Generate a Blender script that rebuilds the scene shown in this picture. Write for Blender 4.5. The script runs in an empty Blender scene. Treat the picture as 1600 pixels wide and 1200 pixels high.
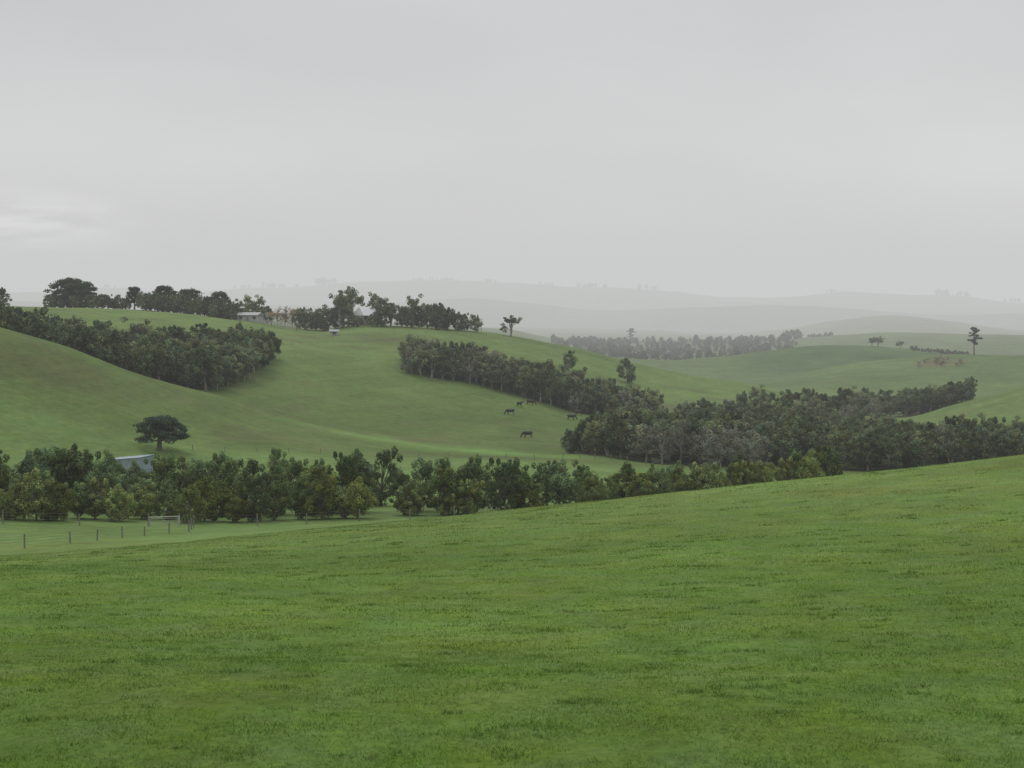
import bpy, math, random
import numpy as np
from mathutils import Vector, Matrix

scene = bpy.context.scene
F = 2198.0
PITCH = math.atan(130.0/F)
EYE = 6.0
rng = np.random.default_rng(7)
random.seed(7)

# ------------------------------------------------------------------ helpers
def ray(px, py):
    a = (px-800)/F; b = (600-py)/F
    dx = a
    dy = math.cos(PITCH) + b*math.sin(PITCH)
    dz = -math.sin(PITCH) + b*math.cos(PITCH)
    return math.atan2(dx, dy), dz/math.hypot(dx, dy)

def pchip(x, y, xq):
    x = np.asarray(x, float); y = np.asarray(y, float)
    h = np.diff(x); d = np.diff(y)/h
    m = np.zeros(len(x)); m[0] = d[0]; m[-1] = d[-1]
    for k in range(1, len(x)-1):
        if d[k-1]*d[k] > 0:
            w1 = 2*h[k]+h[k-1]; w2 = h[k]+2*h[k-1]
            m[k] = (w1+w2)/(w1/d[k-1]+w2/d[k])
    q = np.clip(xq, x[0], x[-1])
    i = np.clip(np.searchsorted(x, q, side='right')-1, 0, len(x)-2)
    t = (q-x[i])/h[i]
    t2 = t*t; t3 = t2*t
    return (2*t3-3*t2+1)*y[i] + (t3-2*t2+t)*h[i]*m[i] + (-2*t3+3*t2)*y[i+1] + (t3-t2)*h[i]*m[i+1]

_perm = np.random.default_rng(3).random(65536)
def vnoise(x, y, seed=0):
    xi = np.floor(x).astype(np.int64); yi = np.floor(y).astype(np.int64)
    fx = x-xi; fy = y-yi
    fx = fx*fx*(3-2*fx); fy = fy*fy*(3-2*fy)
    def hsh(a, b):
        return _perm[((a*73856093) ^ (b*19349663) ^ (seed*83492791)) & 65535]
    v00 = hsh(xi, yi); v10 = hsh(xi+1, yi); v01 = hsh(xi, yi+1); v11 = hsh(xi+1, yi+1)
    return (v00*(1-fx)+v10*fx)*(1-fy) + (v01*(1-fx)+v11*fx)*fy - 0.5
def fbm(x, y, octv=4, seed=0):
    s = 0; a = 1.0
    for o in range(octv):
        s = s + a*vnoise(x*2**o+17.3*o, y*2**o-9.1*o, seed+o); a *= 0.5
    return s
def sstep(a, b, x):
    t = np.clip((x-a)/(b-a), 0, 1); return t*t*(3-2*t)

# ------------------------------------------------------------------ terrain control lines (px, r, v)
LINES = [
 [(-300,18,1200),(1900,18,1198)],
 [(-300,28,1005),(0,28,1002),(800,28,990),(1600,28,983),(1900,28,980)],
 [(-300,41,930),(0,41,925),(400,43,908),(800,46,882),(1200,50,850),(1600,55,820),(1900,57,800)],
 [(-300,72,885),(0,75,869),(250,77,851),(400,80,836),(600,84,817),(800,88,796),(1000,92,776),(1200,95,755),(1400,98,734),(1600,100,711),(1900,102,680)],
 [(-300,112,880),(0,112,866),(250,112,850),(400,114,837),(600,118,822),(800,122,815),(1000,125,800),(1300,128,775),(1600,130,748),(1900,132,715)],
 [(-300,150,815),(0,150,815),(250,150,818),(400,150,819),(560,151,814),(700,155,808),(850,165,800),(1000,185,787),(1300,225,764),(1600,255,748),(1900,265,738)],
 [(-300,230,735),(0,235,728),(200,240,726),(400,250,724),(600,255,726),(800,265,722),(900,280,718),(1100,300,727),(1350,315,733),(1600,330,735),(1900,335,735)],
 [(-300,325,440),(-150,328,475),(0,330,516),(100,335,545),(200,340,580),(330,350,614),(450,345,650),(600,340,675),(800,332,692),(890,332,698),(1100,345,706),(1350,365,705),(1600,375,700),(1900,380,690)],
 [(-300,365,480),(-150,362,515),(0,360,548),(100,362,575),(200,366,593),(330,374,606),(450,382,618),(600,386,637),(800,382,660),(890,380,672),(1100,395,690),(1350,405,688),(1600,415,685),(1900,420,670)],
 [(-300,430,470),(0,430,500),(200,435,522),(425,442,560),(600,450,577),(700,448,592),(800,444,612),(900,445,635),(1000,455,644),(1100,462,652),(1300,468,660),(1450,470,662),(1600,470,640),(1900,475,590)],
 [(-300,550,466),(0,560,478),(100,562,479),(200,565,484),(370,570,500),(500,575,519),(560,578,513),(740,590,518),(800,600,526),(900,610,545),(1000,615,570),(1100,610,591),(1180,605,603),(1300,570,640),(1400,545,652),(1500,530,632),(1600,522,608),(1900,515,545)],
 [(-300,720,480),(0,720,490),(400,720,512),(800,725,545),(1000,730,588),(1100,730,604),(1200,740,612),(1300,735,622),(1400,730,628),(1500,725,630),(1600,720,628),(1900,710,600)],
 [(-300,950,485),(0,950,500),(400,950,520),(800,960,560),(1000,960,590),(1100,970,601),(1200,985,597),(1300,1000,574),(1400,1010,560),(1500,1010,553),(1600,1010,555),(1900,1000,560)],
 [(-300,1120,490),(0,1120,505),(800,1130,560),(1000,1140,588),(1100,1150,593),(1200,1160,590),(1300,1160,583),(1400,1160,575),(1600,1160,572),(1900,1150,575)],
 [(-300,1300,480),(0,1300,490),(500,1300,512),(800,1300,538),(900,1300,552),(1000,1300,563),(1050,1310,565),(1120,1320,559),(1200,1330,548),(1260,1340,541),(1330,1340,539),(1420,1340,546),(1500,1330,556),(1600,1320,562),(1900,1300,565)],
 [(-300,1500,485),(0,1500,493),(500,1500,515),(800,1500,540),(900,1500,556),(1050,1520,563),(1250,1540,560),(1400,1540,558),(1600,1520,566),(1900,1500,566)],
 [(-300,1850,478),(0,1850,487),(500,1850,500),(700,1850,510),(800,1850,516),(870,1850,531),(1000,1850,535),(1240,1850,528),(1400,1850,520),(1600,1850,524),(1900,1850,525)],
 [(-300,2200,482),(0,2200,490),(500,2200,505),(900,2200,528),(1200,2200,534),(1600,2200,534),(1900,2200,534)],
 [(-300,2800,470),(0,2800,478),(500,2800,490),(800,2800,514),(1000,2800,516),(1150,2800,521),(1230,2800,514),(1300,2800,502),(1380,2800,494),(1450,2800,498),(1530,2800,508),(1600,2800,517),(1900,2800,522)],
 [(-300,3100,475),(0,3100,482),(500,3100,495),(1000,3100,520),(1600,3100,524),(1900,3100,522)],
 [(-300,3500,468),(0,3500,472),(300,3500,476),(500,3500,478),(620,3500,470),(720,3500,466),(850,3500,478),(950,3500,487),(1100,3500,480),(1250,3500,478),(1400,3500,487),(1600,3500,490),(1900,3500,486)],
 [(-300,3900,474),(0,3900,478),(500,3900,484),(1000,3900,492),(1600,3900,496),(1900,3900,490)],
 [(-300,4600,450),(0,4600,456),(100,4600,455),(170,4600,450),(280,4600,459),(400,4600,450),(480,4600,447),(560,4600,441),(700,4600,439),(800,4600,442),(900,4600,447),(1000,4600,451),(1050,4600,455),(1120,4600,463),(1220,4600,464),(1320,4600,457),(1400,4600,461),(1500,4600,463),(1600,4600,472),(1900,4600,476)],
 [(-300,5600,470),(1900,5600,480)],
 [(-300,14000,474),(1900,14000,474)],
]
D = math.pi/180
dense = np.arange(-24*D, 24*D+1e-9, 0.07*D)
left = np.arange(-180*D, -24*D-1e-6, 2*D)
right = np.arange(26*D, 180*D-1e-6, 2*D)
TH = np.concatenate([left, dense, right])
RATIO = 1.0125
nr = int(math.log(14000/2.0)/math.log(RATIO))+1
RR = 2.0*RATIO**np.arange(nr)
K = len(LINES)
Rl = np.zeros((len(TH), K)); Zl = np.zeros((len(TH), K))
for k, ln in enumerate(LINES):
    th = []; rr = []; tt = []
    for (px, r, v) in ln:
        a, t = ray(px, v); th.append(a); rr.append(r); tt.append(t)
    Rl[:, k] = pchip(th, rr, TH)
    Zl[:, k] = EYE + Rl[:, k]*pchip(th, tt, TH)
w = sstep(40*D, 180*D, np.abs(TH))[:, None]
Ravg = 0.5*(Rl[0]+Rl[-1]); Zavg = 0.5*(Zl[0]+Zl[-1])
Rl = Rl*(1-w)+Ravg*w; Zl = Zl*(1-w)+Zavg*w
Zg = np.zeros((len(TH), nr))
for i in range(len(TH)):
    Zg[i] = pchip(np.concatenate([[0], Rl[i]]), np.concatenate([[1.1], Zl[i]]), RR)
X = RR[None, :]*np.sin(TH)[:, None]; Y = RR[None, :]*np.cos(TH)[:, None]
Rm = np.broadcast_to(RR[None, :], X.shape)
Zg += fbm(X/60, Y/60, 3, 1)*1.5*sstep(160, 330, Rm)
Zg += fbm(X/16, Y/16, 3, 3)*0.4*sstep(200, 330, Rm)
Zg += fbm(X/260, Y/260, 4, 5)*9*sstep(1500, 3500, Rm)
Zg += fbm(X/14, Y/14, 2, 9)*0.22*sstep(8, 40, Rm)*(1-sstep(60, 100, Rm)*0.6)
Zg += fbm(X/2.2, Y/2.2, 3, 12)*0.055*(1-sstep(80, 160, Rm))
Zg += fbm(X/0.45, Y/0.45, 2, 15)*0.035*(1-sstep(20, 45, Rm))

LR = np.log(RR)
def H(x, y):
    x = np.asarray(x, float); y = np.asarray(y, float)
    th = np.arctan2(x, y); r = np.maximum(np.hypot(x, y), RR[0])
    j = np.clip((np.log(r)-LR[0])/math.log(RATIO), 0, nr-1.001); j0 = j.astype(int); fj = j-j0
    i0 = np.clip(np.searchsorted(TH, th, side='right')-1, 0, len(TH)-2)
    fi = np.clip((th-TH[i0])/(TH[i0+1]-TH[i0]), 0, 1)
    return ((Zg[i0, j0]*(1-fj)+Zg[i0, j0+1]*fj)*(1-fi) + (Zg[i0+1, j0]*(1-fj)+Zg[i0+1, j0+1]*fj)*fi)
def pos(px, r, py=600):
    th, _ = ray(px, py)
    x = r*math.sin(th); y = r*math.cos(th)
    return x, y, float(H(x, y))
def find(px, py, r0, r1):
    th, t = ray(px, py)
    r = np.linspace(r0, r1, 1500)
    g = H(r*math.sin(th), r*math.cos(th))
    hit = np.where(g >= EYE+r*t)[0]
    rr = r[hit[0]] if len(hit) else r[np.argmin(np.abs(g-EYE-r*t))]
    return rr*math.sin(th), rr*math.cos(th), float(H(rr*math.sin(th), rr*math.cos(th)))

# ------------------------------------------------------------------ materials
def new_mat(name):
    m = bpy.data.materials.new(name); m.use_nodes = True
    nt = m.node_tree; nt.nodes.clear()
    return m, nt, nt.nodes, nt.links
def simple_mat(name, col, rough=0.7, var=0.15, scale=3.0, metallic=0.0):
    m, nt, N, L = new_mat(name)
    out = N.new('ShaderNodeOutputMaterial'); b = N.new('ShaderNodeBsdfPrincipled')
    tc = N.new('ShaderNodeTexCoord'); nz = N.new('ShaderNodeTexNoise'); nz.inputs['Scale'].default_value = scale
    mr = N.new('ShaderNodeMapRange'); mr.inputs[1].default_value = 0.3; mr.inputs[2].default_value = 0.7
    mr.inputs[3].default_value = 1-var; mr.inputs[4].default_value = 1+var
    hsv = N.new('ShaderNodeHueSaturation'); hsv.inputs['Color'].default_value = (*col, 1)
    L.new(tc.outputs['Object'], nz.inputs['Vector']); L.new(nz.outputs[0], mr.inputs[0]); L.new(mr.outputs[0], hsv.inputs['Value'])
    L.new(hsv.outputs[0], b.inputs['Base Color']); b.inputs['Roughness'].default_value = rough; b.inputs['Metallic'].default_value = metallic
    L.new(b.outputs[0], out.inputs[0])
    return m

def leaf_material(name, vary=True):
    m, nt, N, L = new_mat(name)
    out = N.new('ShaderNodeOutputMaterial')
    at = N.new('ShaderNodeAttribute'); at.attribute_name = 'Col'
    src = at.outputs['Color']
    if vary:
        oi = N.new('ShaderNodeObjectInfo')
        mr = N.new('ShaderNodeMapRange'); mr.inputs[3].default_value = 0.66; mr.inputs[4].default_value = 1.45
        wn = N.new('ShaderNodeTexWhiteNoise'); wn.noise_dimensions = '1D'; L.new(oi.outputs['Random'], wn.inputs['W'])
        mh = N.new('ShaderNodeMapRange'); mh.inputs[3].default_value = 0.49; mh.inputs[4].default_value = 0.518
        ms = N.new('ShaderNodeMapRange'); ms.inputs[3].default_value = 1.08; ms.inputs[4].default_value = 0.82
        L.new(wn.outputs['Value'], ms.inputs[0])
        hsv = N.new('ShaderNodeHueSaturation')
        L.new(oi.outputs['Random'], mr.inputs[0]); L.new(wn.outputs['Value'], mh.inputs[0]); L.new(ms.outputs[0], hsv.inputs['Saturation'])
        L.new(mr.outputs[0], hsv.inputs['Value']); L.new(mh.outputs[0], hsv.inputs['Hue'])
        L.new(src, hsv.inputs['Color']); src = hsv.outputs[0]
    d = N.new('ShaderNodeBsdfDiffuse'); t = N.new('ShaderNodeBsdfTranslucent'); mx = N.new('ShaderNodeMixShader'); mx.inputs[0].default_value = 0.3
    L.new(src, d.inputs[0]); L.new(src, t.inputs[0]); L.new(d.outputs[0], mx.inputs[1]); L.new(t.outputs[0], mx.inputs[2])
    L.new(mx.outputs[0], out.inputs[0])
    return m
LEAF = leaf_material('foliage'); BLADE = leaf_material('grass_blade', False)
BARK = simple_mat('bark', (0.14, 0.12, 0.095), 0.9, 0.3, 4)
BARKP = simple_mat('pale_gum_bark', (0.30, 0.27, 0.23), 0.9, 0.3, 4)

def ground_material():
    m, nt, N, L = new_mat('pasture')
    out = N.new('ShaderNodeOutputMaterial'); b = N.new('ShaderNodeBsdfPrincipled')
    b.inputs['Roughness'].default_value = 0.95; b.inputs['Specular IOR Level'].default_value = 0.05
    at = N.new('ShaderNodeAttribute'); at.attribute_name = 'Col'
    tc = N.new('ShaderNodeTexCoord')
    def noise(scale, detail, vec=None, rough=0.6):
        n = N.new('ShaderNodeTexNoise'); n.inputs['Scale'].default_value = scale; n.inputs['Detail'].default_value = detail
        n.inputs['Roughness'].default_value = rough
        L.new(vec if vec else tc.outputs['Object'], n.inputs['Vector']); return n.outputs[0]
    def rng_(v, a, b_, c, d):
        r = N.new('ShaderNodeMapRange'); r.inputs[1].default_value = a; r.inputs[2].default_value = b_
        r.inputs[3].default_value = c; r.inputs[4].default_value = d; L.new(v, r.inputs[0]); return r.outputs[0]
    def mul(a, b_):
        r = N.new('ShaderNodeMath'); r.operation = 'MULTIPLY'; L.new(a, r.inputs[0]); L.new(b_, r.inputs[1]); return r.outputs[0]
    mp = N.new('ShaderNodeMapping'); mp.inputs['Scale'].default_value = (0.012, 0.012, 0.9); L.new(tc.outputs['Object'], mp.inputs['Vector'])
    v = mul(rng_(noise(7.0, 4), 0.3, 0.7, 0.78, 1.2), rng_(noise(0.55, 6, None, 0.7), 0.3, 0.7, 0.80, 1.16))
    v = mul(v, rng_(noise(0.06, 6, None, 0.65), 0.3, 0.7, 0.82, 1.16))
    v = mul(v, rng_(noise(1.0, 3, mp.outputs[0]), 0.3, 0.7, 0.92, 1.07))
    hue = rng_(noise(0.22, 6, None, 0.7), 0.32, 0.68, 0.474, 0.508)
    sat = rng_(noise(0.9, 5), 0.3, 0.7, 1.06, 0.86)
    hsv = N.new('ShaderNodeHueSaturation'); L.new(at.outputs['Color'], hsv.inputs['Color'])
    L.new(v, hsv.inputs['Value']); L.new(hue, hsv.inputs['Hue']); L.new(sat, hsv.inputs['Saturation'])
    L.new(hsv.outputs[0], b.inputs['Base Color'])
    bp = N.new('ShaderNodeBump'); bp.inputs['Strength'].default_value = 0.6; bp.inputs['Distance'].default_value = 0.07
    L.new(noise(4.0, 8, None, 0.75), bp.inputs['Height']); L.new(bp.outputs[0], b.inputs['Normal'])
    L.new(b.outputs[0], out.inputs[0])
    return m

# ------------------------------------------------------------------ ground mesh
nth = len(TH)
co = np.zeros((nth*nr+1, 3), np.float32)
co[:-1, 0] = X.ravel(); co[:-1, 1] = Y.ravel(); co[:-1, 2] = Zg.ravel()
co[-1] = (0, 0, float(Zg[:, 0].mean()))
ii = np.arange(nth); jj = np.arange(nr-1)
I, J = np.meshgrid(ii, jj, indexing='ij'); I2 = (I+1) % nth
quads = np.stack([I*nr+J, I2*nr+J, I2*nr+J+1, I*nr+J+1], -1).reshape(-1, 4)[:, ::-1]
tris = np.stack([np.full(nth, nth*nr), (ii*nr), ((ii+1) % nth)*nr], -1)[:, ::-1]
def mesh_np(name, verts, quads=None, tris=None, smooth=True):
    me = bpy.data.meshes.new(name)
    me.vertices.add(len(verts)); me.vertices.foreach_set('co', np.asarray(verts, np.float32).ravel())
    parts = []; tot = []
    if quads is not None and len(quads): parts.append(quads.ravel()); tot.append(np.full(len(quads), 4))
    if tris is not None and len(tris): parts.append(tris.ravel()); tot.append(np.full(len(tris), 3))
    li = np.concatenate(parts).astype(np.int32); tot = np.concatenate(tot).astype(np.int32)
    st = np.concatenate([[0], np.cumsum(tot)[:-1]]).astype(np.int32)
    me.loops.add(len(li)); me.loops.foreach_set('vertex_index', li)
    me.polygons.add(len(tot)); me.polygons.foreach_set('loop_start', st); me.polygons.foreach_set('loop_total', tot)
    me.polygons.foreach_set('use_smooth', np.full(len(tot), smooth))
    me.update(calc_edges=True)
    return me
def set_col(me, col):
    a = me.color_attributes.new('Col', 'FLOAT_COLOR', 'POINT')
    c = np.ones((len(col), 4), np.float32); c[:, :3] = col
    a.data.foreach_set('color', c.ravel())
def link(ob):
    scene.collection.objects.link(ob); return ob

def ground_color(x, y):
    r = np.hypot(x, y); px = 800+F*np.tan(np.clip(np.arctan2(x, y), -1.2, 1.2))
    c = np.zeros(x.shape+(3,))
    near = np.array([0.130, 0.228, 0.042]); crest = np.array([0.152, 0.238, 0.060]); floor_ = np.array([0.142, 0.238, 0.066])
    hill = np.array([0.112, 0.176, 0.048]); upper = np.array([0.128, 0.202, 0.058]); far = np.array([0.114, 0.176, 0.062])
    n1 = fbm(x/40, y/40, 4, 31); n2 = fbm(x/9, y/9, 4, 41); n3 = fbm(x/120, y/120, 3, 51)
    def mixc(a, b, t): return a*(1-t[..., None])+b*t[..., None]
    c[...] = near
    c = mixc(c, crest, sstep(35, 85, r))
    c = mixc(c, floor_, sstep(105, 135, r))
    c = mixc(c, hill, sstep(255, 285, r+n1*30))
    c = mixc(c, upper, sstep(370, 470, r+n1*60+(px-600)*0.05))
    c = mixc(c, far, sstep(650, 900, r))
    dl = np.interp(px, [0, 330, 450, 600, 800, 900], [330, 352, 330, 315, 300, 296])
    lush = np.exp(-((r-dl-n1*6)/9)**2)*sstep(380, 520, px)*(1-sstep(880, 960, px))
    c = mixc(c, np.array([0.155, 0.29, 0.070]), lush*0.8)
    br = np.array([0.138, 0.142, 0.066])
    c = mixc(c, br, np.clip(sstep(0.3, 0.8, n2+0.5*n1)*0.45, 0, 1))
    c = mixc(c, br*0.9, sstep(0.2, 0.6, fbm(x/18, y/6, 4, 61)+0.4*n1)*sstep(255, 285, r)*(1-sstep(700, 800, r))*0.5)
    w1 = np.exp(-((px-790)/90)**2-((r-283)/5)**2)*0.7
    w2 = np.exp(-((px-60)/120)**2-((r-300)/10)**2)*0.5
    w3 = np.exp(-((px-600)/90)**2-((r-520-n2*10)/14)**2)*0.6
    w4 = np.exp(-((px-1040)/70)**2-((r-480)/16)**2)*0.8
    w5 = np.exp(-((r-352-n1*5)/3.0)**2)*sstep(200, 330, px)*(1-sstep(430, 520, px))*0.5
    c = mixc(c, br*0.85, np.clip(w1+w2+w3+w4+w5, 0, 1))
    c = mixc(c, np.array([0.085, 0.15, 0.050]), sstep(1165, 1190, r)*(1-sstep(1380, 1420, r))*sstep(1120, 1220, px)*0.8)
    c = mixc(c, np.array([0.18, 0.135, 0.085]), np.exp(-((px-1462)/34)**2-((r-930)/22)**2)*0.7)
    c *= (1+0.22*n3+0.12*n1)[..., None]
    yl = sstep(0.05, 0.5, n2)*(1-sstep(110, 130, r))*0.4
    c = mixc(c, np.array([0.180, 0.235, 0.048]), yl)
    return np.clip(c, 0.01, 1)
me = mesh_np('ground', co, quads, tris)
set_col(me, ground_color(co[:, 0].astype(float), co[:, 1].astype(float)))
me.materials.append(ground_material())
link(bpy.data.objects.new('ground', me))

# ------------------------------------------------------------------ grass blades in the near paddock
def grass_object():
    n = 380000
    th = rng.uniform(-25*D, 25*D, n); r = np.exp(rng.uniform(math.log(12), math.log(105), n))
    x = r*np.sin(th); y = r*np.cos(th)
    clump = fbm(x/0.35, y/0.35, 2, 71)+0.6*fbm(x/1.6, y/1.6, 2, 77)
    keep = (clump > -0.3)
    x = x[keep]; y = y[keep]; r = r[keep]; clump = clump[keep]
    nt = 1300
    tth = rng.uniform(-25*D, 25*D, nt); tr = np.exp(rng.uniform(math.log(13), math.log(105), nt))
    tx = np.repeat(tr*np.sin(tth), 40); ty = np.repeat(tr*np.cos(tth), 40); ts = np.repeat(rng.uniform(0.05, 0.2, nt)*(tr/14)**0.35, 40)
    tx = tx+rng.normal(0, 1, len(tx))*ts*1.6; ty = ty+rng.normal(0, 1, len(ty))*ts*0.8
    x = np.concatenate([x, tx]); y = np.concatenate([y, ty]); r2 = np.hypot(tx, ty); isT = np.concatenate([np.zeros(len(r)), np.ones(len(tx))])
    r = np.concatenate([r, r2]); clump = np.concatenate([clump, np.full(len(tx), 0.3)])
    n = len(x)
    z = H(x, y)-0.01
    h = (0.02+0.026*rng.random(n)+0.02*np.clip(clump, 0, 1))*(1+0.6*isT)*(np.clip(r/16, 0.8, 9))**0.15
    wd = 0.006*np.clip(r/14, 1, 12)**0.75*(0.7+0.6*rng.random(n))
    a = rng.uniform(0, 2*math.pi, n); lean = rng.uniform(0.3, 1.3, n)*h; la = rng.uniform(0, 2*math.pi, n)
    v = np.zeros((n, 3, 3))
    v[:, 0] = np.stack([x-np.cos(a)*wd, y-np.sin(a)*wd, z], -1)
    v[:, 1] = np.stack([x+np.cos(a)*wd, y+np.sin(a)*wd, z], -1)
    v[:, 2] = np.stack([x+np.cos(la)*lean, y+np.sin(la)*lean, z+h], -1)
    c = ground_color(x, y)*(1.0+0.55*rng.random(n))[:, None]
    c *= np.where(isT > 0, 0.76, 1.08)[:, None]
    dry = rng.random(n) < 0.05
    c[dry] = np.array([0.26, 0.26, 0.11])
    c = np.repeat(c, 3, axis=0)
    me = mesh_np('grass', v.reshape(-1, 3), None, np.arange(n*3).reshape(-1, 3), False)
    set_col(me, c); me.materials.append(BLADE)
    link(bpy.data.objects.new('grass', me))
grass_object()

# ------------------------------------------------------------------ trees
def tube(path, radii, nseg, V, Fc):
    base0 = len(V)
    for k, (p, r) in enumerate(zip(path, radii)):
        a = path[max(k-1, 0)]; b = path[min(k+1, len(path)-1)]
        t = Vector(b)-Vector(a); t.normalize()
        u = t.cross(Vector((0.3, 1, 0.1))); u.normalize(); w_ = t.cross(u)
        for s in range(nseg):
            an = 2*math.pi*s/nseg
            q = Vector(p)+u*(r*math.cos(an))+w_*(r*math.sin(an)); V.append(tuple(q))
    for k in range(len(path)-1):
        for s in range(nseg):
            s2 = (s+1) % nseg
            Fc.append((base0+k*nseg+s, base0+k*nseg+s2, base0+(k+1)*nseg+s2, base0+(k+1)*nseg+s))

def tree_mesh(name, seed, kind, Hh, R, col, leaf, ncl, lpc, bark=BARK, low=0.08):
    g = np.random.default_rng(seed); rd = random.Random(seed)
    C = []; S = []
    V = []; Fc = []
    trunk_top = Hh*0.55
    if kind == 'ovoid':
        sk = g.uniform(-0.12, 0.12, 2)
        for k in range(ncl):
            d = g.normal(size=3); d /= np.linalg.norm(d)
            f = g.uniform(0.5, 1.0)**0.5
            zz = d[2]*f
            rad = (1-0.42*max(zz, 0)-0.1*max(-zz, 0))
            zc = (1+low)/2-0.04
            p = np.array([d[0]*f*R*rad, d[1]*f*R*rad, Hh*(zc+(0.92-zc)*zz)])
            p[:2] += sk*p[2]
            p += g.normal(size=3)*R*0.11
            p[2] = max(p[2], Hh*low)
            C.append(p); s = R*g.uniform(0.16, 0.36); S.append((s, s, s*g.uniform(0.8, 1.1)))
        for k in range(6):
            C.append(np.array([sk[0]*Hh+g.normal()*R*0.34, sk[1]*Hh+g.normal()*R*0.34, Hh*g.uniform(0.82, 1.0)])); s = R*g.uniform(0.12, 0.2); S.append((s, s, s*1.3))
    elif kind == 'gum':
        nl = g.integers(6, 9)
        for l in range(nl):
            an = 2*math.pi*(l+g.uniform(0, .7))/nl; q = g.uniform(0.25, 0.95)
            ex = R*q; zt = Hh*(0.93-0.38*q*q-g.uniform(0, 0.28))
            cen = np.array([math.cos(an)*ex, math.sin(an)*ex, zt])
            for k in range(max(2, ncl//nl)):
                C.append(cen+g.normal(size=3)*np.array([R*0.24, R*0.24, Hh*0.075])); s = R*g.uniform(0.18, 0.32); S.append((s, s, s*g.uniform(0.65, 0.95)))
    elif kind == 'umbrella':
        for k in range(ncl):
            an = g.uniform(0, 2*math.pi); q = math.sqrt(g.random())
            lay = rd.choice([0.45, 0.6, 0.76, 0.9])
            ext = {0.45: 1.0, 0.6: 0.95, 0.76: 0.8, 0.9: 0.5}[lay]
            C.append(np.array([math.cos(an)*R*ext*q, math.sin(an)*R*ext*q, Hh*(lay+g.uniform(-0.05, 0.05)-0.06*q)]))
            s = R*g.uniform(0.15, 0.25); S.append((s, s, s*0.42))
    elif kind == 'pine':
        lays = [0.42, 0.52, 0.6, 0.7, 0.78, 0.86, 0.94]
        for k in range(ncl):
            lay = rd.choice(lays); li = lays.index(lay)
            side = (li*2.4)+g.normal()*0.9; ext = (1-0.55*abs(lay-0.68)/0.3)
            q = g.uniform(0.1, 1)
            C.append(np.array([math.cos(side)*R*ext*q, math.sin(side)*R*ext*q, Hh*(lay+g.uniform(-0.02, 0.03))])); s = R*g.uniform(0.16, 0.28); S.append((s, s, s*0.5))
        trunk_top = Hh*0.9
    C = np.array(C); S = np.array(S)
    lean = g.normal(size=2)*Hh*0.03
    tr = Hh*0.024 if kind != 'umbrella' else Hh*0.07
    multi = 1
    if kind == 'gum' and g.random() < 0.6: multi = 2
    for mm in range(multi):
        off = g.normal(size=2)*Hh*0.05*(mm > 0)
        path = [(off[0]*0.2, off[1]*0.2, -0.4)]
        for q in (0.25, 0.5, 0.75, 1.0):
            path.append((off[0]*(0.2+2*q)+lean[0]*q+g.normal()*Hh*0.008, off[1]*(0.2+2*q)+lean[1]*q+g.normal()*Hh*0.008, trunk_top*q))
        tube(path, [tr*1.25, tr, tr*0.85, tr*0.7, tr*0.4], 6, V, Fc)
    idx = g.permutation(len(C))[:min(len(C), 26)]
    for k in idx:
        c = C[k]; z0 = min(trunk_top*g.uniform(0.45, 1.0), c[2]*0.85)
        q = z0/trunk_top
        p0 = Vector((lean[0]*q, lean[1]*q, z0)); p2 = Vector(c)
        p1 = (p0+p2)/2+Vector((g.normal()*R*0.06, g.normal()*R*0.06, (c[2]-z0)*0.12+0.05*Hh*(kind == 'gum')))
        tube([p0, p1, p2], [tr*0.42, tr*0.26, tr*0.1], 4, V, Fc)
    nb = len(V); nbf = len(Fc)
    m = int(lpc); tot = len(C)*m
    d = g.normal(size=(tot, 3)); d /= np.linalg.norm(d, axis=1)[:, None]
    rad = g.uniform(0.3, 1.05, tot)**0.5
    P = np.repeat(C, m, 0)+d*rad[:, None]*np.repeat(S, m, 0)
    P[:, 2] = np.maximum(P[:, 2], 0.05)
    nrm = d+g.normal(size=(tot, 3))*0.4+np.array([0, 0, 0.35]); nrm /= np.linalg.norm(nrm, axis=1)[:, None]
    u = np.cross(nrm, g.normal(size=(tot, 3))); u /= np.linalg.norm(u, axis=1)[:, None]; w_ = np.cross(nrm, u)
    sz = leaf*g.uniform(0.5, 1.2, tot)[:, None]
    q0 = P-u*sz*0.6; q1 = P+w_*sz*0.36; q2 = P+u*sz*0.6; q3 = P-w_*sz*0.36
    LV = np.stack([q0, q1, q2, q3], 1).reshape(-1, 3)
    allv = np.concatenate([np.array(V), LV]) if nb else LV
    LQ = np.arange(tot*4).reshape(-1, 4)+nb
    Q = np.concatenate([np.array(Fc), LQ])
    me = mesh_np(name, allv, Q, None, False)
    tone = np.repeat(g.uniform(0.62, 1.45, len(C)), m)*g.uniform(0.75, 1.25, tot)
    tone = tone*(0.8+0.35*np.clip(P[:, 2]/Hh, 0, 1))  # light from above painted in: leaf colour lightens towards the crown top
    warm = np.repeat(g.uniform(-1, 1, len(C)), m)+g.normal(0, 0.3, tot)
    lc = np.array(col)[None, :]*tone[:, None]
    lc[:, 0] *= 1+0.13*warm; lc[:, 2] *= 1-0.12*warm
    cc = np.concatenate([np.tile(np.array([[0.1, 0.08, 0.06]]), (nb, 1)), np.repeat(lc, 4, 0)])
    set_col(me, np.clip(cc, 0.003, 1))
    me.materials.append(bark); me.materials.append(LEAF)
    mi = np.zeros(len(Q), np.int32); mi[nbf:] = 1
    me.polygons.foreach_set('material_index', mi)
    return me

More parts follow.
